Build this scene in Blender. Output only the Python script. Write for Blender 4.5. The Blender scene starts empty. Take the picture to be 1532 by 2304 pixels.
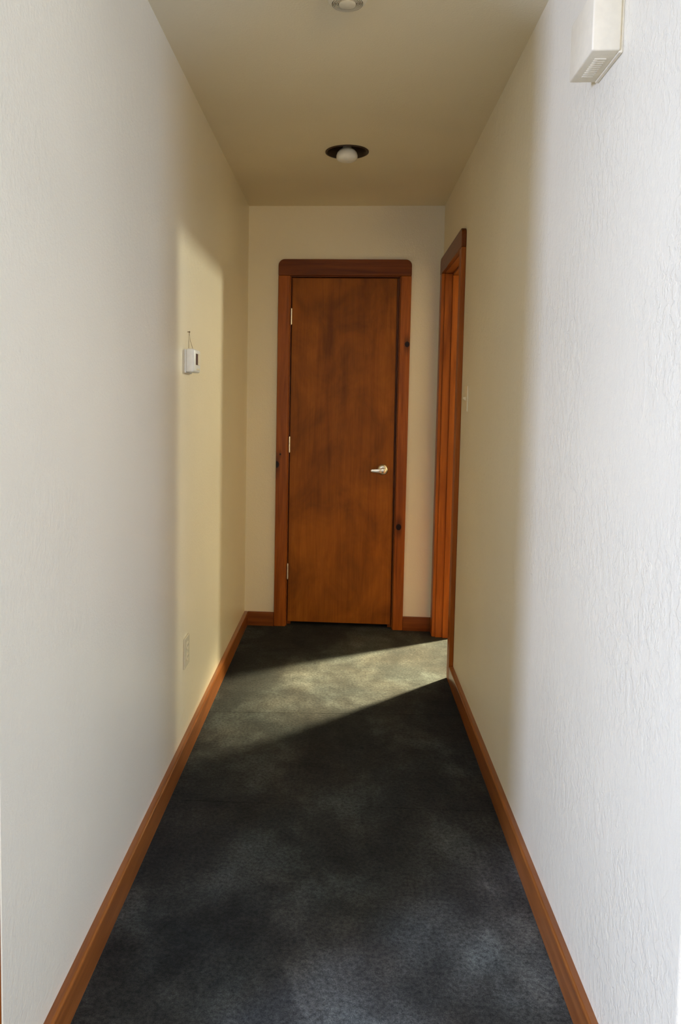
import bpy, bmesh, math, random
from mathutils import Vector, Matrix
random.seed(4)
S = bpy.context.scene
C = S.collection

# ------------------------------------------------------------------ camera
FPX, PITCH, YAW, ROLL = 1739.83, 0.07323, -0.06742, 0.01562
SHX, SHY = -107.52, -119.78          # optical axis relative to the frame centre, pixels of 1532x2304
cam = bpy.data.cameras.new('camera'); camo = bpy.data.objects.new('camera', cam); C.objects.link(camo)
def axes():
    def inv(v):
        x, y, z = v
        c, s = math.cos(PITCH), math.sin(PITCH); y, z = c*y + s*z, -s*y + c*z
        c, s = math.cos(YAW), math.sin(YAW);     x, y = c*x + s*y, -s*x + c*y
        return Vector((x, y, z))
    r0, f0, u0 = inv((1, 0, 0)), inv((0, 1, 0)), inv((0, 0, 1))
    c, s = math.cos(ROLL), math.sin(ROLL)
    return c*r0 + s*u0, f0, c*u0 - s*r0
r_, f_, u_ = axes()
m = Matrix.Identity(4)
for i in range(3):
    m[i][0], m[i][1], m[i][2] = r_[i], u_[i], -f_[i]
m.translation = (0, 0, 1.32402)
camo.matrix_world = m
cam.sensor_fit = 'AUTO'; cam.sensor_width = 36
cam.lens = FPX/2304*36
cam.shift_x = -SHX/2304; cam.shift_y = SHY/2304
cam.clip_start = 0.02
S.camera = camo

# ------------------------------------------------------------------ world, lights, exposure
S.view_settings.view_transform = 'Standard'; S.view_settings.look = 'None'
S.view_settings.gamma = 1; S.view_settings.use_curve_mapping = False
S.view_settings.exposure = 0.0
w = bpy.data.worlds.new('daylight'); S.world = w; w.use_nodes = True
w.node_tree.nodes['Background'].inputs[0].default_value = (0.62, 0.78, 1.0, 1)
w.node_tree.nodes['Background'].inputs[1].default_value = 0.2

def area(name, loc, aim, sx, sy, power, col):
    d = bpy.data.lights.new(name, 'AREA'); d.shape = 'RECTANGLE'; d.size = sx; d.size_y = sy
    d.energy = power; d.color = col
    o = bpy.data.objects.new(name, d); C.objects.link(o)
    o.location = loc; o.rotation_euler = (Vector(aim) - Vector(loc)).to_track_quat('-Z', 'Z').to_euler()
    return o
WIN1 = (-3.02, -1.12, 1.45)          # window in the left wall of the near room
FILL_WIN = (1.45, -3.02, 1.45)           # window added behind the camera; its light is a warm fill
area('window_daylight', WIN1, (0, -1.12, 1.45), 0.62, 1.5, 670, (0.47, 0.60, 1.0))
area('window_daylight', FILL_WIN, (1.45, 0, 1.45), 1.3, 1.3, 66, (1.0, 0.70, 0.26))
WIN3 = (3.02, -1.95, 1.45)           # window in the right wall of the near room
area('window_daylight', WIN3, (0, -1.95, 1.45), 1.3, 1.4, 210, (0.28, 0.50, 1.0))
LAMP = Vector((2.17, 5.36, 2.21))    # ceiling lamp of the side room
pl = bpy.data.lights.new('side_room_lamp', 'POINT'); pl.energy = 225; pl.shadow_soft_size = 0.07; pl.color = (1.0, 0.98, 0.76)
po = bpy.data.objects.new('side_room_lamp', pl); C.objects.link(po); po.location = LAMP
sp = bpy.data.lights.new('carpet_fill_spot', 'SPOT'); sp.energy = 5700; sp.shadow_soft_size = 0.10; sp.color = (1.0, 0.87, 0.52)  # added beam that brightens the carpet patch at the doorway
sp.spot_size = math.radians(33); sp.spot_blend = 1.0
so = bpy.data.objects.new('carpet_fill_spot', sp); C.objects.link(so); so.location = LAMP + Vector((0, 0, -0.02))
so.rotation_euler = (Vector((0.60, 3.95, 0.0)) - so.location).to_track_quat('-Z', 'Z').to_euler()

# ------------------------------------------------------------------ materials
def nt(name):
    mt = bpy.data.materials.new(name); mt.use_nodes = True
    t = mt.node_tree; b = t.nodes['Principled BSDF']
    return mt, t, b
def N(t, kind, **kw):
    n = t.nodes.new(kind)
    for k, v in kw.items(): setattr(n, k, v)
    return n
def pos(t, scale=(1, 1, 1)):
    g = N(t, 'ShaderNodeNewGeometry'); mp = N(t, 'ShaderNodeMapping'); mp.inputs['Scale'].default_value = scale
    t.links.new(g.outputs['Position'], mp.inputs['Vector']); return mp.outputs[0]
def noise(t, vec, scale, detail=2, rough=0.5, dist=0):
    n = N(t, 'ShaderNodeTexNoise'); n.inputs['Scale'].default_value = scale; n.inputs['Detail'].default_value = detail
    n.inputs['Roughness'].default_value = rough; n.inputs['Distortion'].default_value = dist
    t.links.new(vec, n.inputs['Vector']); return n.outputs['Fac']
def ramp(t, fac, stops):
    r = N(t, 'ShaderNodeValToRGB'); e = r.color_ramp.elements
    while len(e) < len(stops): e.new(0.5)
    for q, (p, c) in zip(e, stops):
        q.position = p; q.color = (*c, 1) if len(c) == 3 else c
    t.links.new(fac, r.inputs[0]); return r.outputs[0]
def mix(t, fac, a, b, mode='MIX'):
    x = N(t, 'ShaderNodeMix', data_type='RGBA', blend_type=mode)
    if isinstance(fac, float): x.inputs[0].default_value = fac
    else: t.links.new(fac, x.inputs[0])
    for v, i in ((a, 6), (b, 7)):
        if isinstance(v, tuple): x.inputs[i].default_value = (*v, 1)
        else: t.links.new(v, x.inputs[i])
    return x.outputs[2]
def math_(t, op, a, b=None):
    x = N(t, 'ShaderNodeMath', operation=op)
    for v, i in ((a, 0), (b, 1)):
        if v is None: continue
        if isinstance(v, (float, int)): x.inputs[i].default_value = v
        else: t.links.new(v, x.inputs[i])
    return x.outputs[0]
def bump(t, b, h, strength, dist):
    n = N(t, 'ShaderNodeBump'); n.inputs['Strength'].default_value = strength; n.inputs['Distance'].default_value = dist
    t.links.new(h, n.inputs['Height']); t.links.new(n.outputs[0], b.inputs['Normal'])

def plaster(name, col, rough, fine=0.35, trowel=0.5, spec=0.5):
    mt, t, b = nt(name)
    v = pos(t)
    n1 = noise(t, v, 0.9, 3)
    lo = tuple(c*0.94 for c in col); hi = tuple(min(1, c*1.03) for c in col)
    t.links.new(ramp(t, n1, [(0.35, lo), (0.65, hi)]), b.inputs['Base Color'])
    b.inputs['Roughness'].default_value = rough
    b.inputs['Specular IOR Level'].default_value = spec
    a = noise(t, v, 150, 3, 0.6)                                  # orange peel
    c = ramp(t, noise(t, pos(t, (1, 1, 0.75)), 42, 4, 0.6, 0.25), [(0.46, (0, 0, 0)), (0.56, (1, 1, 1))])   # knock-down trowel marks
    patch = ramp(t, noise(t, v, 2.2, 1), [(0.40, (0.25,)*3), (0.60, (1, 1, 1))])
    h = math_(t, 'ADD', math_(t, 'MULTIPLY', a, fine), math_(t, 'MULTIPLY', math_(t, 'MULTIPLY', c, patch), trowel))
    bump(t, b, h, 0.5, 0.0022)
    return mt
WALLC = (0.86, 0.77, 0.58)
M_left = plaster('cream_satin_plaster', WALLC, 0.34, 0.8, 0.22)
M_right = plaster('cream_trowelled_plaster', WALLC, 0.55, 0.6, 0.9)
M_ceil = plaster('cream_ceiling_plaster', (0.88, 0.77, 0.54), 0.7, 0.8, 0.15)

def wood(name, axis, base, dark, rough=0.35, knots=(), mottle=0.0, coat=0.0, spec=0.16):
    """axis = grain direction; knots = (x, y, z, radius) dark knots at real spots on the board"""
    mt, t, b = nt(name)
    sc = [26, 26, 26]; sc[axis] = 1.6
    v = pos(t, tuple(sc))
    g = noise(t, v, 1.0, 5, 0.6, 0.9)
    col = ramp(t, g, [(0.30, dark), (0.62, base)])
    f = [180, 180, 180]; f[axis] = 6
    fine = noise(t, pos(t, tuple(f)), 1.0, 2)
    col = mix(t, 0.35, col, ramp(t, fine, [(0.3, (0.72,)*3), (0.7, (1.15,)*3)]), 'MULTIPLY')
    if mottle:
        mm = noise(t, pos(t, (1, 1, 0.7)), 4.5, 4, 0.62, 0.5)
        col = mix(t, mottle, col, ramp(t, mm, [(0.33, (0.58, 0.50, 0.42)), (0.66, (1.34, 1.28, 1.1))]), 'MULTIPLY')
    for kx, ky, kz, kr in knots:
        gm = N(t, 'ShaderNodeNewGeometry'); vm = N(t, 'ShaderNodeVectorMath', operation='SUBTRACT')
        vm.inputs[1].default_value = (kx, ky, kz); t.links.new(gm.outputs['Position'], vm.inputs[0])
        mp = N(t, 'ShaderNodeMapping'); s3 = [1, 1, 1]; s3[axis] = 0.85; mp.inputs['Scale'].default_value = s3
        t.links.new(vm.outputs[0], mp.inputs['Vector'])
        ln = N(t, 'ShaderNodeVectorMath', operation='LENGTH'); t.links.new(mp.outputs[0], ln.inputs[0])
        q = math_(t, 'DIVIDE', ln.outputs['Value'], kr)
        s4 = [1, 1, 1]; s4[axis] = 0.3; mp2 = N(t, 'ShaderNodeMapping'); mp2.inputs['Scale'].default_value = s4
        t.links.new(vm.outputs[0], mp2.inputs['Vector'])
        ln2 = N(t, 'ShaderNodeVectorMath', operation='LENGTH'); t.links.new(mp2.outputs[0], ln2.inputs[0])
        halo = ramp(t, math_(t, 'DIVIDE', ln2.outputs['Value'], kr*1.5), [(0.3, (0.45,)*3), (1.0, (1, 1, 1))])
        core = ramp(t, q, [(0.80, (0.06, 0.04, 0.03)), (1.0, (1, 1, 1))])
        col = mix(t, 1.0, mix(t, 1.0, col, halo, 'MULTIPLY'), core, 'MULTIPLY')
    t.links.new(col, b.inputs['Base Color'])
    b.inputs['Specular IOR Level'].default_value = spec
    b.inputs['Roughness'].default_value = rough; b.inputs['Coat Weight'].default_value = coat; b.inputs['Coat Roughness'].default_value = 0.25
    bump(t, b, g, 0.15, 0.001)
    return mt
PB, PD = (0.39, 0.105, 0.011), (0.20, 0.045, 0.004)
M_woodz = wood('stained_pine_upright', 2, PB, PD, 0.36, coat=0.06)
M_woodx = wood('stained_pine_crosswise', 0, (0.20, 0.050, 0.007), (0.11, 0.025, 0.004), 0.36, coat=0.06)
M_woody = wood('stained_pine_lengthwise', 1, (0.33, 0.105, 0.020), (0.19, 0.052, 0.009), 0.30, coat=0.35, spec=0.3)
M_base_end = wood('stained_pine_end_baseboard', 0, (0.24, 0.066, 0.010), (0.13, 0.032, 0.005), 0.36, coat=0.06)
M_woodhy = wood('dark_pine_head_board', 1, (0.19, 0.048, 0.007), (0.11, 0.025, 0.004), 0.36, coat=0.06)
M_knotr = wood('stained_pine_two_knots', 2, PB, PD, 0.36, [(0.341, 4.475, 1.662, 0.015), (0.3195, 4.475, 0.610, 0.017)], coat=0.06)
M_knotl = wood('stained_pine_side_knot', 2, PB, PD, 0.36, [(-0.398, 4.475, 0.960, 0.019), (-0.375, 4.47, 1.02, 0.008)], coat=0.06)
M_slab = wood('stained_birch_veneer', 2, (0.31, 0.099, 0.0080), (0.235, 0.068, 0.005), 0.42, mottle=0.75)

def plain(name, col, rough=0.4, metal=0.0, grain=0.03, scale=60):
    mt, t, b = nt(name)
    n = noise(t, pos(t), scale, 2)
    t.links.new(ramp(t, n, [(0.3, tuple(c*(1-grain) for c in col)), (0.7, tuple(min(1, c*(1+grain)) for c in col))]), b.inputs['Base Color'])
    b.inputs['Roughness'].default_value = rough; b.inputs['Metallic'].default_value = metal
    return mt
M_ivory = plain('ivory_plastic', (0.86, 0.75, 0.54), 0.4)
M_ivory2 = plain('yellowed_plastic', (0.74, 0.66, 0.49), 0.45)
M_plate = plain('beige_plastic_plate', (0.62, 0.56, 0.42), 0.4)
M_white = plain('white_plastic', (0.80, 0.80, 0.78), 0.38)
M_dark = plain('dark_display', (0.035, 0.008, 0.006), 0.3)
M_slot = plain('black_slot', (0.02, 0.017, 0.014), 0.6)
M_chrome = plain('satin_nickel', (0.80, 0.76, 0.68), 0.30, 1.0)
M_baffle = plain('brown_black_baffle', (0.035, 0.018, 0.010), 0.45)
M_bulb = plain('frosted_bulb_glass', (0.90, 0.87, 0.78), 0.3)
M_string = plain('brown_string', (0.16, 0.10, 0.045), 0.8)
M_brass = plain('aged_brass', (0.55, 0.36, 0.10), 0.35, 1.0)

PILE_TONES = [(0.37, 1.92, 0.30, 3.0), (0.10, 1.52, 0.46, 2.6), (0.42, 2.25, 0.22, 1.7), (-0.36, 1.75, 0.30, 0.55), (0.35, 3.15, 0.45, 0.5), (-0.30, 4.25, 0.35, 0.6), (-0.10, 3.35, 0.40, 1.3)]
def carpet():
    mt, t, b = nt('blue_grey_carpet')
    v = pos(t)
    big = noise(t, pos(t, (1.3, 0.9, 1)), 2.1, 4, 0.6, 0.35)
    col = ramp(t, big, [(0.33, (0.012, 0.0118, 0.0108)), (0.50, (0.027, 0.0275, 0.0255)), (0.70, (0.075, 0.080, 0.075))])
    hue = noise(t, pos(t), 3.1, 2)
    col = mix(t, 1.0, col, ramp(t, hue, [(0.36, (1.08, 1.0, 0.92)), (0.62, (0.94, 1.0, 1.02))]), 'MULTIPLY')
    for (bx, by, br, gain) in PILE_TONES:                                # lighter and darker areas of the pile
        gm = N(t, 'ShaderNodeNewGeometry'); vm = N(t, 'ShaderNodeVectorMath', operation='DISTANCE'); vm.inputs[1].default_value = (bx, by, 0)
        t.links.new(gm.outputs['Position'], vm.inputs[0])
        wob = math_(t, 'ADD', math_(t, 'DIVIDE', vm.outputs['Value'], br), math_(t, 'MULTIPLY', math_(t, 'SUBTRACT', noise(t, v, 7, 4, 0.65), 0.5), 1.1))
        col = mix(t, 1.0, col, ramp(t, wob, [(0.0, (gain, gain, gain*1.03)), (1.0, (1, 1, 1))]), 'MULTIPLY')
    med = noise(t, v, 14, 4, 0.65)
    col = mix(t, 0.7, col, ramp(t, med, [(0.3, (0.62, 0.62, 0.60)), (0.7, (1.3, 1.3, 1.3))]), 'MULTIPLY')
    gr = noise(t, v, 95, 3, 0.75)
    col = mix(t, 0.9, col, ramp(t, gr, [(0.34, (0.45,)*3), (0.66, (1.6,)*3)]), 'MULTIPLY')
    fib = noise(t, v, 420, 3, 0.7)
    col = mix(t, 0.8, col, ramp(t, fib, [(0.32, (0.35,)*3), (0.68, (1.65,)*3)]), 'MULTIPLY')
    t.links.new(col, b.inputs['Base Color'])
    b.inputs['Roughness'].default_value = 0.95; b.inputs['Specular IOR Level'].default_value = 0.1
    b.inputs['Sheen Weight'].default_value = 0.05; b.inputs['Sheen Roughness'].default_value = 0.45
    b.inputs['Sheen Tint'].default_value = (0.9, 0.95, 1.0, 1)
    h = math_(t, 'ADD', fib, math_(t, 'MULTIPLY', noise(t, v, 60, 3), 0.8))
    bump(t, b, h, 0.7, 0.004)
    return mt
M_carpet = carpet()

# ------------------------------------------------------------------ helpers
WL = {}                                                           # world location of every object made
def mk(name, bm, mat, parent=None, origin=None, smooth=False, bevel=0, kind=None, label=None, cat=None, group=None, seg=2):
    bm.normal_update()
    if bevel: bmesh.ops.bevel(bm, geom=[e for e in bm.edges if len(e.link_faces) == 2 and e.calc_face_angle(0) > 0.6],
                              offset=bevel, segments=seg, affect='EDGES', profile=0.5)
    lo = Vector([min(v.co[i] for v in bm.verts) for i in range(3)]); hi = Vector([max(v.co[i] for v in bm.verts) for i in range(3)])
    o_ = Vector(origin) if origin else (lo + hi)/2
    for v in bm.verts: v.co -= o_
    bmesh.ops.recalc_face_normals(bm, faces=bm.faces)
    me = bpy.data.meshes.new(name); bm.to_mesh(me); bm.free()
    if smooth:
        for p in me.polygons: p.use_smooth = True
        me.set_sharp_from_angle(angle=math.radians(40))
    me.materials.append(mat)
    o = bpy.data.objects.new(name, me); C.objects.link(o)
    if parent: o.parent = parent; o.location = o_ - WL[parent.name]
    else: o.location = o_
    WL[o.name] = o_
    tag(o, label, cat, kind, group)
    return o
def tag(o, label=None, cat=None, kind=None, group=None):
    if label: o['label'] = label
    if cat: o['category'] = cat
    if kind: o['kind'] = kind
    if group: o['group'] = group
def thing(name, loc, label, cat=None, kind=None):
    o = bpy.data.objects.new(name, None); C.objects.link(o); o.location = loc; WL[o.name] = Vector(loc); o.empty_display_size = 0.05
    tag(o, label, cat, kind); return o
def box(*bs):
    bm = bmesh.new()
    for x0, x1, y0, y1, z0, z1 in bs:
        v = [bm.verts.new((x, y, z)) for z in (z0, z1) for y in (y0, y1) for x in (x0, x1)]
        for q in ((0, 2, 3, 1), (4, 5, 7, 6), (0, 1, 5, 4), (2, 6, 7, 3), (0, 4, 6, 2), (1, 3, 7, 5)):
            bm.faces.new([v[i] for i in q])
    return bm
def prism(pts, axis, a, b):
    """closed 2-D outline swept along axis from a to b; pts are the other two coordinates in x,y,z order"""
    bm = bmesh.new()
    def P(p, t):
        c = list(p); c.insert(axis, t); return c
    r0 = [bm.verts.new(P(p, a)) for p in pts]; r1 = [bm.verts.new(P(p, b)) for p in pts]
    n = len(pts)
    for i in range(n): bm.faces.new([r0[i], r0[(i+1) % n], r1[(i+1) % n], r1[i]])
    bm.faces.new(r0[::-1]); bm.faces.new(r1)
    return bm
def lathe(prof, centre, axis=2, n=40, bm=None, cap=True):
    """prof = (radius, height) pairs turned about an axis through centre"""
    bm = bm or bmesh.new(); rings = []
    for r, h in prof:
        if r < 1e-6:
            c = [0, 0, 0]; c[axis] = h; rings.append([bm.verts.new(Vector(centre) + Vector(c))]); continue
        ring = []
        for k in range(n):
            a = 2*math.pi*k/n; c = [r*math.cos(a), r*math.sin(a)]; c.insert(axis, h)
            ring.append(bm.verts.new(Vector(centre) + Vector(c)))
        rings.append(ring)
    for A, B in zip(rings, rings[1:]):
        if len(A) == 1 and len(B) == 1: continue
        for k in range(n):
            if len(A) == 1: bm.faces.new([A[0], B[k], B[(k+1) % n]])
            elif len(B) == 1: bm.faces.new([A[k], A[(k+1) % n], B[0]])
            else: bm.faces.new([A[k], A[(k+1) % n], B[(k+1) % n], B[k]])
    return bm
def tube(pts, r, n=8):
    bm = bmesh.new(); rings = []
    pts = [Vector(p) for p in pts]
    for i, p in enumerate(pts):
        d = (pts[min(i+1, len(pts)-1)] - pts[max(i-1, 0)]).normalized()
        u = d.orthogonal().normalized(); v = d.cross(u)
        rr = r[i] if isinstance(r, (list, tuple)) else r
        rings.append([bm.verts.new(p + rr*(math.cos(2*math.pi*k/n)*u + math.sin(2*math.pi*k/n)*v)) for k in range(n)])
    for A, B in zip(rings, rings[1:]):
        for k in range(n): bm.faces.new([A[k], A[(k+1) % n], B[(k+1) % n], B[k]])
    bm.faces.new(rings[0][::-1]); bm.faces.new(rings[-1])
    return bm
def arc(cx, cy, r, a0, a1, n=6):
    return [(cx + r*math.cos(math.radians(a0 + (a1-a0)*k/n)), cy + r*math.sin(math.radians(a0 + (a1-a0)*k/n))) for k in range(n+1)]

# ------------------------------------------------------------------ the setting
XL, XR, D, H = -0.5765, 0.535, 4.495, 2.44
YL, YR = 1.24, 1.176                                              # where the corridor walls begin
# wall polygons with a rounded outside corner, swept upwards
def corner_wall(pts): return prism(pts, 2, 0, H)
rc = 0.010
def wall_poly_left():
    return [(XL, D+0.12), (XL, YL+0.002), (XL-0.002, YL), (-3.0, YL), (-3.0, YL+0.12), (XL-0.12, YL+0.12), (XL-0.12, D+0.12)]
mk('wall_left', corner_wall(wall_poly_left()), M_left, kind='structure', label='long cream plastered corridor wall on the left')
# right wall: near part with rounded corner, then the piece over the doorway and the piece beyond it
X2 = 0.65
near = [(XR, 3.705), (X2, 3.705), (X2, YR+0.12), (3.0, YR+0.12), (3.0, YR)] + arc(XR+rc, YR+rc, rc, 270, 180, 5)
bm = corner_wall(near)
for b_ in ((XR, X2, 3.705, 4.385, 2.062, H), (XR, X2, 4.385, D+0.12, 0, H)):
    v = [bm.verts.new((x, y, z)) for z in b_[4:6] for y in b_[2:4] for x in b_[0:2]]
    for q in ((0, 2, 3, 1), (4, 5, 7, 6), (0, 1, 5, 4), (2, 6, 7, 3), (0, 4, 6, 2), (1, 3, 7, 5)): bm.faces.new([v[i] for i in q])
mk('wall_right', bm, M_right, kind='structure', label='cream trowelled plaster wall on the right with doorway')
mk('wall_end', box((XL-0.12, -0.345, D, D+0.12, 0, H), (0.311, X2, D, D+0.12, 0, H), (-0.345, 0.311, D, D+0.12, 2.060, H)), M_left,
   kind='structure', label='short cream wall closing the corridor, around the brown door')
# unseen box added behind the end door to keep outside light out
mk('wall_light_block', box((-0.5, -0.47, D+0.12, D+0.9, 0, H), (0.47, 0.5, D+0.12, D+0.9, 0, H), (-0.5, 0.5, D+0.9, D+0.93, 0, H)), M_left, kind='structure',
   label='unseen walls added behind the end door to block light')
# near room (where the photographer stands) and the room behind the right-hand doorway
W1, W2 = WIN1, FILL_WIN
mk('wall_near_left', box((-3.12, -3, -3.0, W1[1]-0.31, 0, H), (-3.12, -3, W1[1]+0.31, YL+0.12, 0, H),
                         (-3.12, -3, W1[1]-0.31, W1[1]+0.31, 0, 0.7), (-3.12, -3, W1[1]-0.31, W1[1]+0.31, 2.2, H)), M_left, kind='structure',
   label='left wall of the near room')
mk('wall_near_back', box((-3.12, W2[0]-0.65, -3.12, -3, 0, H), (W2[0]+0.65, 3.12, -3.12, -3, 0, H),
                         (W2[0]-0.65, W2[0]+0.65, -3.12, -3, 0, 0.8), (W2[0]-0.65, W2[0]+0.65, -3.12, -3, 2.1, H)), M_left, kind='structure',
   label='wall behind the photographer')
mk('wall_near_right', box((3.0, 3.12, -3.0, -2.6, 0, H), (3.0, 3.12, -1.3, YR+0.12, 0, H), (3.0, 3.12, -2.6, -1.3, 0, 0.75), (3.0, 3.12, -2.6, -1.3, 2.15, H)), M_left, kind='structure', label='right wall of the near room')
mk('wall_side_room', box((X2, 4.3, 2.55, 2.67, 0, H), (4.3, 4.42, 2.55, 7.3, 0, H), (0.53, 4.42, 7.3, 7.42, 0, H), (0.53, X2, D+0.12, 7.3, 0, H)), M_left,
   kind='structure', label='walls of the room beyond the right-hand doorway')
for i, (W, ax, s, z0, z1) in enumerate(((W1, 1, 0.31, 0.7, 2.2), (W2, 0, 0.65, 0.8, 2.1), (WIN3, 1, 0.65, 0.75, 2.15))):  # the second one frames the added fill light
    fx = 3.0 if W[0] > 2.9 else -3.0
    wt = thing('window_%d' % (i+1), (W[0] if ax == 0 else fx, W[1] if ax == 1 else -3.0, z0), 'unseen wooden framed window lighting the near room', kind='structure')
    c0 = W[ax]
    def fb(a0, a1, z0_, z1_):
        return box((fx-0.025, fx+0.025, a0, a1, z0_, z1_)) if ax == 1 else box((a0, a1, -3.03, -2.98, z0_, z1_))
    for q in ((c0-s-0.06, c0-s, z0-0.06, z1+0.06), (c0+s, c0+s+0.06, z0-0.06, z1+0.06), (c0-s, c0+s, z1, z1+0.06), (c0-s, c0+s, z0-0.06, z0)):
        mk('window_frame', fb(*q), M_woodz, wt)

# ceiling with the round hole of the recessed light
RLX, RLY, RLR = -0.018, 3.543, 0.090
bm = bmesh.new()
X0, X1, Y0, Y1 = -3.12, 4.42, -3.12, 7.42; g = 0.14
n = 48
ring = [bm.verts.new((RLX + RLR*math.cos(2*math.pi*k/n), RLY + RLR*math.sin(2*math.pi*k/n), H)) for k in range(n)]
sq = []
for k in range(n):
    a = 2*math.pi*k/n; c, s_ = math.cos(a), math.sin(a); q = g/max(abs(c), abs(s_)); sq.append(bm.verts.new((RLX+q*c, RLY+q*s_, H)))
for k in range(n): bm.faces.new([ring[k], ring[(k+1) % n], sq[(k+1) % n], sq[k]])
def quad(x0, x1, y0, y1): bm.faces.new([bm.verts.new(p) for p in ((x0, y0, H), (x1, y0, H), (x1, y1, H), (x0, y1, H))])
quad(X0, RLX-g, Y0, Y1); quad(RLX+g, X1, Y0, Y1); quad(RLX-g, RLX+g, Y0, RLY-g); quad(RLX-g, RLX+g, RLY+g, Y1)
r = bmesh.ops.extrude_face_region(bm, geom=list(bm.faces))
for v in r['geom']:
    if isinstance(v, bmesh.types.BMVert): v.co.z += 0.30
mk('ceiling', bm, M_ceil, kind='structure', label='flat cream ceiling over the corridor')

# floor: slab carrying the carpet lengths, butted at two seams across the corridor
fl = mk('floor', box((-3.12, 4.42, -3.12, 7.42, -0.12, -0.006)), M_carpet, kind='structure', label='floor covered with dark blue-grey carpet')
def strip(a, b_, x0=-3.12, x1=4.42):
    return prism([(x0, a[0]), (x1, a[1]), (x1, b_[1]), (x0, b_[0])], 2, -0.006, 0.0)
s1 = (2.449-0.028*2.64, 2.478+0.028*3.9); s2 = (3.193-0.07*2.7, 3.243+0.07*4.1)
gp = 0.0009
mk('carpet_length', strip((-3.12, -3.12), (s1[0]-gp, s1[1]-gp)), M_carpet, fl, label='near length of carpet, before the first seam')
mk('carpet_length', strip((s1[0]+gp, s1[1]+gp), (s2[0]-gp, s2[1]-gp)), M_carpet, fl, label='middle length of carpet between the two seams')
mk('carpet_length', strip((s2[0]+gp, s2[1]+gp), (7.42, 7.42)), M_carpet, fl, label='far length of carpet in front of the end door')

# baseboards: rounded top edge
BT, BH = 0.020, 0.080
def bprof(w0, sgn, h=BH):
    """profile in (across, z); w0 wall plane, sgn direction into the room"""
    p = [(w0, 0.0), (w0 + sgn*BT, 0.0)]
    p += [(w0 + sgn*(BT-0.007 + 0.007*math.cos(math.radians(a))), h-0.007+0.007*math.sin(math.radians(a))) for a in range(0, 91, 15)]
    return p + [(w0, h)]
mk('baseboard_left', prism(bprof(XL, 1), 1, YL+0.004, D), M_woody, kind='structure', smooth=True, label='orange-brown wooden baseboard along the left wall')
mk('baseboard_right', prism(bprof(XR, -1), 1, YR+0.004, 3.645), M_woody, kind='structure', smooth=True, label='brown wooden baseboard along the right wall')
mk('baseboard_end', prism(bprof(D, -1), 0, XL+BT, -0.401), M_base_end, kind='structure', smooth=True, label='short dark baseboard left of the end door')
mk('baseboard_end', prism(bprof(D, -1), 0, 0.358, XR-0.001), M_base_end, kind='structure', smooth=True, label='short dark baseboard right of the end door')
mk('trim_1', box((XL-0.10, XL-0.001, YL-0.016, YL-0.0002, 0, 2.1)), M_woodz, kind='structure', bevel=0.002, label='brown upright trim at the left edge of the corridor mouth')

# ------------------------------------------------------------------ end door
d1 = thing('door_1', (-0.02, D, 0), 'closed plain brown wooden door at the end of the corridor', kind='structure')
mk('casing_board', box((-0.400, -0.332, D-0.02, D, 0, 2.046)), M_knotl, d1, bevel=0.003, label='left upright casing board with a dark knot on its edge')
mk('casing_board', box((0.298, 0.357, D-0.02, D, 0, 2.046)), M_knotr, d1, bevel=0.003, label='right upright casing board with two round dark knots')
def head(a0, a1, z0, z1, r):
    return [(a0, z0), (a1, z0), (a1, z1-r)] + arc(a1-r, z1-r, r, 0, 90, 6)[1:] + arc(a0+r, z1-r, r, 90, 180, 6)[0:]
mk('casing_head', prism(head(-0.400, 0.357, 2.0465, 2.138, 0.034), 1, D-0.021, D), M_woodx, d1, bevel=0.003, label='darker head board with rounded upper corners')
mk('jamb', box((-0.345, -0.327, D-0.001, D+0.12, 0, 2.041)), M_woodz, d1)
mk('jamb', box((0.293, 0.311, D-0.001, D+0.12, 0, 2.041)), M_woodz, d1)
mk('jamb', box((-0.345, 0.311, D-0.001, D+0.12, 2.042, 2.060)), M_woodx, d1, label='head jamb')
mk('door_stop', box((-0.327, -0.305, D+0.042, D+0.06, 0, 2.02), (0.271, 0.293, D+0.042, D+0.06, 0, 2.02), (-0.327, 0.293, D+0.042, D+0.06, 2.02, 2.042)), M_woodz, d1)
sb = prism([(-0.321, 0.026), (0.286, 0.026), (0.278, 2.035), (-0.321, 2.035)], 1, D+0.004, D+0.039)
slab = mk('door_slab', sb, M_slab, d1, bevel=0.002, label='flat mottled brown veneer door slab')
for z in (0.328, 1.077, 1.816):
    hb = lathe([(0, -0.0475), (0.004, -0.047), (0.0042, -0.0445), (0.0058, -0.044), (0.0058, -0.0152), (0.0050, -0.015), (0.0058, -0.0148), (0.0058, 0.0148), (0.0050, 0.015), (0.0058, 0.0152),
                (0.0058, 0.044), (0.0042, 0.0445), (0.004, 0.047), (0, 0.0475)], (-0.3240, D-0.003, z), 2, 12)
    mk('hinge', hb, M_chrome, slab, smooth=True)
# lever handle
hx, hz = 0.2215, 0.941
yf = D+0.004
hd = mk('door_handle', lathe([(0, -0.012), (0.017, -0.012), (0.0245, -0.010), (0.0305, -0.005), (0.0318, 0), (0, 0)], (hx, yf, hz), 1, 40), M_chrome, d1, smooth=True, label='satin nickel lever handle')
mk('neck', lathe([(0, -0.052), (0.0095, -0.052), (0.0160, -0.049), (0.0180, -0.044), (0.0165, -0.038), (0.0115, -0.034), (0.0115, -0.010), (0, -0.010)], (hx, yf, hz-0.003), 1, 28), M_chrome, hd, smooth=True)
out = [(hx-0.008, hz+0.0100), (hx-0.030, hz+0.0065), (hx-0.060, hz+0.0045)] + arc(hx-0.063, hz-0.004, 0.0088, 90, 270, 6) + [(hx-0.030, hz-0.0165), (hx-0.008, hz-0.0175)]
mk('lever', prism(out, 1, yf-0.050, yf-0.038), M_chrome, hd, bevel=0.003, smooth=True)

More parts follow.
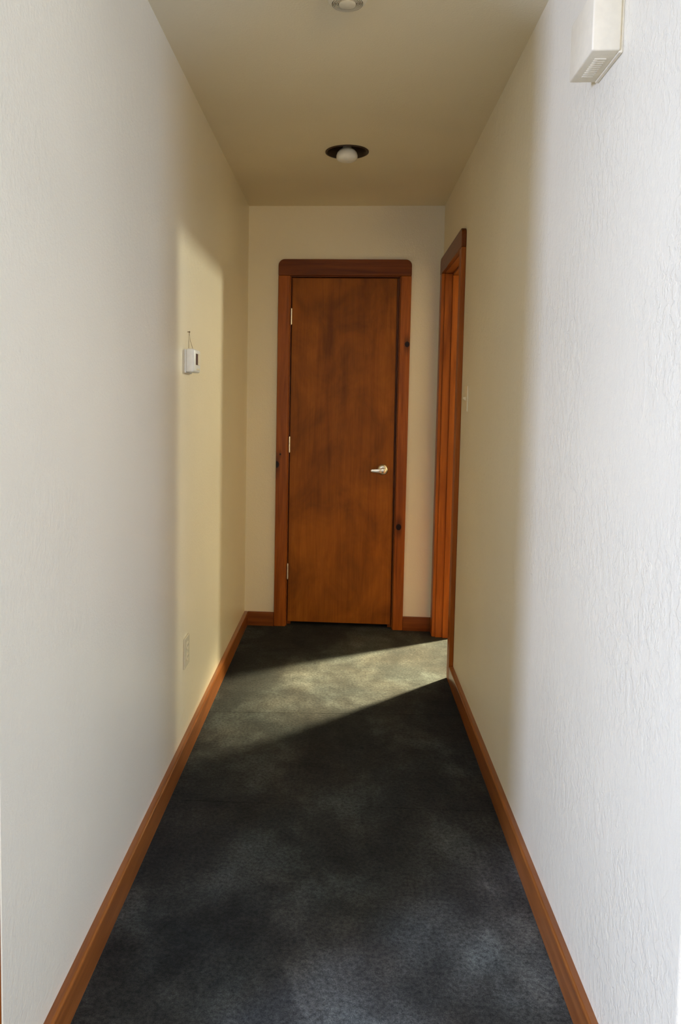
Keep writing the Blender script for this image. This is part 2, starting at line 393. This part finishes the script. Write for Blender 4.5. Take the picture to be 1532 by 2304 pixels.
# ------------------------------------------------------------------ right-hand doorway (open)
d2 = thing('door_2', (XR, 4.045, 0), 'open wood-cased doorway in the right wall', kind='structure')
mk('casing_board', box((XR-0.021, XR, 3.645, 3.716, 0, 2.046)), M_woodz, d2, bevel=0.003, label='near upright casing board, seen edge on')
mk('casing_board', box((XR-0.021, XR, 4.376, 4.452, 0, 2.046)), M_woodz, d2, bevel=0.003, label='far upright casing board by the corner')
mk('casing_head', prism(head(3.645, 4.452, 2.0465, 2.134, 0.030), 0, XR-0.022, XR), M_woodhy, d2, bevel=0.003, label='darker head board with rounded corners')
mk('jamb', box((XR-0.002, X2+0.002, 3.705, 3.722, 0, 2.042)), M_woodz, d2)
mk('jamb', box((XR-0.002, X2+0.002, 4.368, 4.385, 0, 2.042)), M_woodz, d2)
mk('jamb', box((XR-0.002, X2+0.002, 3.705, 4.385, 2.044, 2.062)), M_woody, d2, label='head jamb')
mk('door_stop', box((0.573, 0.612, 3.722, 3.734, 0, 2.032)), M_woodz, d2, bevel=0.002)
mk('door_stop', box((0.573, 0.612, 4.356, 4.368, 0, 2.032)), M_woodz, d2, bevel=0.002)
mk('door_stop', box((0.573, 0.612, 3.722, 4.368, 2.032, 2.044)), M_woody, d2, bevel=0.002)

# ------------------------------------------------------------------ recessed light
rl = thing('recessed_light', (RLX, RLY, H), 'round recessed ceiling light with dark baffle and white bulb', 'ceiling light')
mk('baffle', lathe([(0.0965, -0.0005), (0.0965, -0.004), (0.090, -0.005), (0.086, 0.0), (0.080, 0.03), (0.0835, 0.031), (0.076, 0.06), (0.0795, 0.061), (0.072, 0.09), (0.072, 0.16), (0, 0.16), (0, 0.163), (0.0885, 0.163), (0.0885, -0.0005), (0.0965, -0.0005)],
                  (RLX, RLY, H), 2, 48), M_baffle, rl, smooth=True)
mk('bulb', lathe([(0, 0.16), (0.014, 0.16), (0.014, 0.030), (0.022, 0.014), (0.034, 0.006), (0.043, -0.004), (0.0470, -0.016), (0.0470, -0.026), (0.043, -0.034), (0.032, -0.040), (0.016, -0.043), (0, -0.044)],
                (RLX, RLY-0.01, H-0.004), 2, 40), M_bulb, rl, smooth=True)

# ------------------------------------------------------------------ smoke detector
sx_, sy_ = -0.018, 2.165
sd = thing('smoke_detector', (sx_, sy_, H), 'round cream smoke detector on the ceiling nearest the viewer', 'smoke detector')
mk('mounting_base', lathe([(0, 0), (0.064, 0), (0.064, -0.010), (0.060, -0.012), (0, -0.012)], (sx_, sy_, H), 2, 48), M_ivory2, sd, smooth=True)
mk('housing', lathe([(0.058, -0.012), (0.056, -0.030), (0.050, -0.042), (0.045, -0.047), (0.042, -0.048), (0.0415, -0.044), (0.0235, -0.044), (0.023, -0.050), (0.018, -0.053), (0, -0.054)], (sx_, sy_, H), 2, 48), M_ivory2, sd, smooth=True)
bm = bmesh.new()
for r0 in (0.0265, 0.0305, 0.0345, 0.0385):
    lathe([(r0-0.0009, -0.043), (r0-0.0009, -0.0485), (r0+0.0009, -0.0485), (r0+0.0009, -0.043)], (sx_, sy_, H), 2, 48, bm)
mk('grille', bm, M_ivory2, sd, kind='stuff')
bm = bmesh.new(); lathe([(0.0236, -0.0443), (0.0412, -0.0443)], (sx_, sy_, H), 2, 48, bm)
mk('grille_backing', bm, M_string, sd)

# ------------------------------------------------------------------ door chime box, high on the right wall
CX0, CY0, CY1, CZ0, CZ1 = XR-0.062, 1.628, 1.786, 2.030, 2.150
dc = thing('door_chime', (XR, (CY0+CY1)/2, CZ0), 'cream door chime box high on the right wall', 'door chime')
mk('back_plate', box((XR-0.008, XR, CY0+0.004, CY1-0.004, CZ0-0.003, CZ1+0.002)), M_ivory, dc, bevel=0.002)
mk('cover', box((CX0, XR-0.006, CY0, CY1, CZ0, CZ1)), M_ivory, dc, bevel=0.0035, seg=3, smooth=True)
bm = bmesh.new()
for k in range(10):
    y = CY0+0.036+k*0.0095
    v = box((CX0+0.017, XR-0.022, y, y+0.0035, CZ0-0.0022, CZ0+0.001))
    me = bpy.data.meshes.new('t'); v.to_mesh(me); v.free(); bm.from_mesh(me); bpy.data.meshes.remove(me)
mk('grille', bm, M_ivory, dc, kind='stuff')

# ------------------------------------------------------------------ thermostat hanging on the left wall
ts = thing('thermostat', (XL, 2.79, 1.46), 'small white thermostat hung by a string on the left wall', 'thermostat')
mk('back_plate', box((XL, XL+0.006, 2.735, 2.848, 1.422, 1.506)), M_white, ts, bevel=0.002)
mk('housing', box((XL+0.005, XL+0.036, 2.731, 2.852, 1.425, 1.508)), M_white, ts, bevel=0.007, seg=3, smooth=True)
mk('display', box((XL+0.0350, XL+0.0368, 2.764, 2.800, 1.452, 1.492)), M_dark, ts, label='dark display window')
mk('slider', box((XL+0.0350, XL+0.0385, 2.808, 2.826, 1.452, 1.494)), M_ivory, ts, bevel=0.0008)
mk('button', box((XL+0.0350, XL+0.0375, 2.780, 2.830, 1.434, 1.440)), M_ivory2, ts, bevel=0.0006)
nx = XL+0.006
mk('string', tube([(XL+0.014, 2.742, 1.500), (XL+0.010, 2.764, 1.535), (nx, 2.790, 1.571), (XL+0.006, 2.812, 1.540), (XL+0.012, 2.842, 1.505)], 0.0008, 6), M_string, ts)
mk('nail', lathe([(0, -0.006), (0.0014, -0.006), (0.0014, 0.007), (0.0035, 0.0072), (0.0035, 0.0086), (0, 0.009)], (XL, 2.790, 1.571), 0, 10), M_string, ts)
mk('eyelet', lathe([(0, 0), (0.0045, 0), (0.0045, 0.003), (0, 0.003)], (XL+0.010, 2.744, 1.5035), 2, 10), M_brass, ts)

# ------------------------------------------------------------------ wall plates
ol = thing('wall_outlet', (XL, 2.789, 0.392), 'beige duplex outlet low on the left wall', 'outlet')
mk('cover_plate', box((XL, XL+0.006, 2.747, 2.831, 0.336, 0.450)), M_plate, ol, bevel=0.0025)
for z in (0.372, 0.414):
    rp = mk('receptacle', prism([(2.789+0.017*math.cos(a), z+max(-0.0145, min(0.0145, 0.017*math.sin(a)))) for a in [2*math.pi*k/20 for k in range(20)]], 0, XL+0.005, XL+0.0085), M_ivory2, ol)
    mk('slot', box((XL+0.0083, XL+0.0088, 2.781, 2.7835, z-0.002, z+0.006)), M_slot, rp)
    mk('slot', box((XL+0.0083, XL+0.0088, 2.7945, 2.797, z-0.002, z+0.006)), M_slot, rp)
mk('screw', lathe([(0, 0), (0.0032, 0), (0.0028, 0.0012), (0, 0.0015)], (XL+0.006, 2.789, 0.393), 0, 10), M_chrome, ol)
sw = thing('light_switch', (XR, 3.482, 1.350), 'ivory light switch on the right wall just before the doorway', 'light switch')
mk('cover_plate', box((XR-0.006, XR, 3.447, 3.517, 1.293, 1.407)), M_ivory, sw, bevel=0.0025)
mk('toggle', prism([(XR-0.005, 1.341), (XR-0.018, 1.350), (XR-0.018, 1.357), (XR-0.005, 1.359)], 1, 3.477, 3.487), M_ivory, sw)
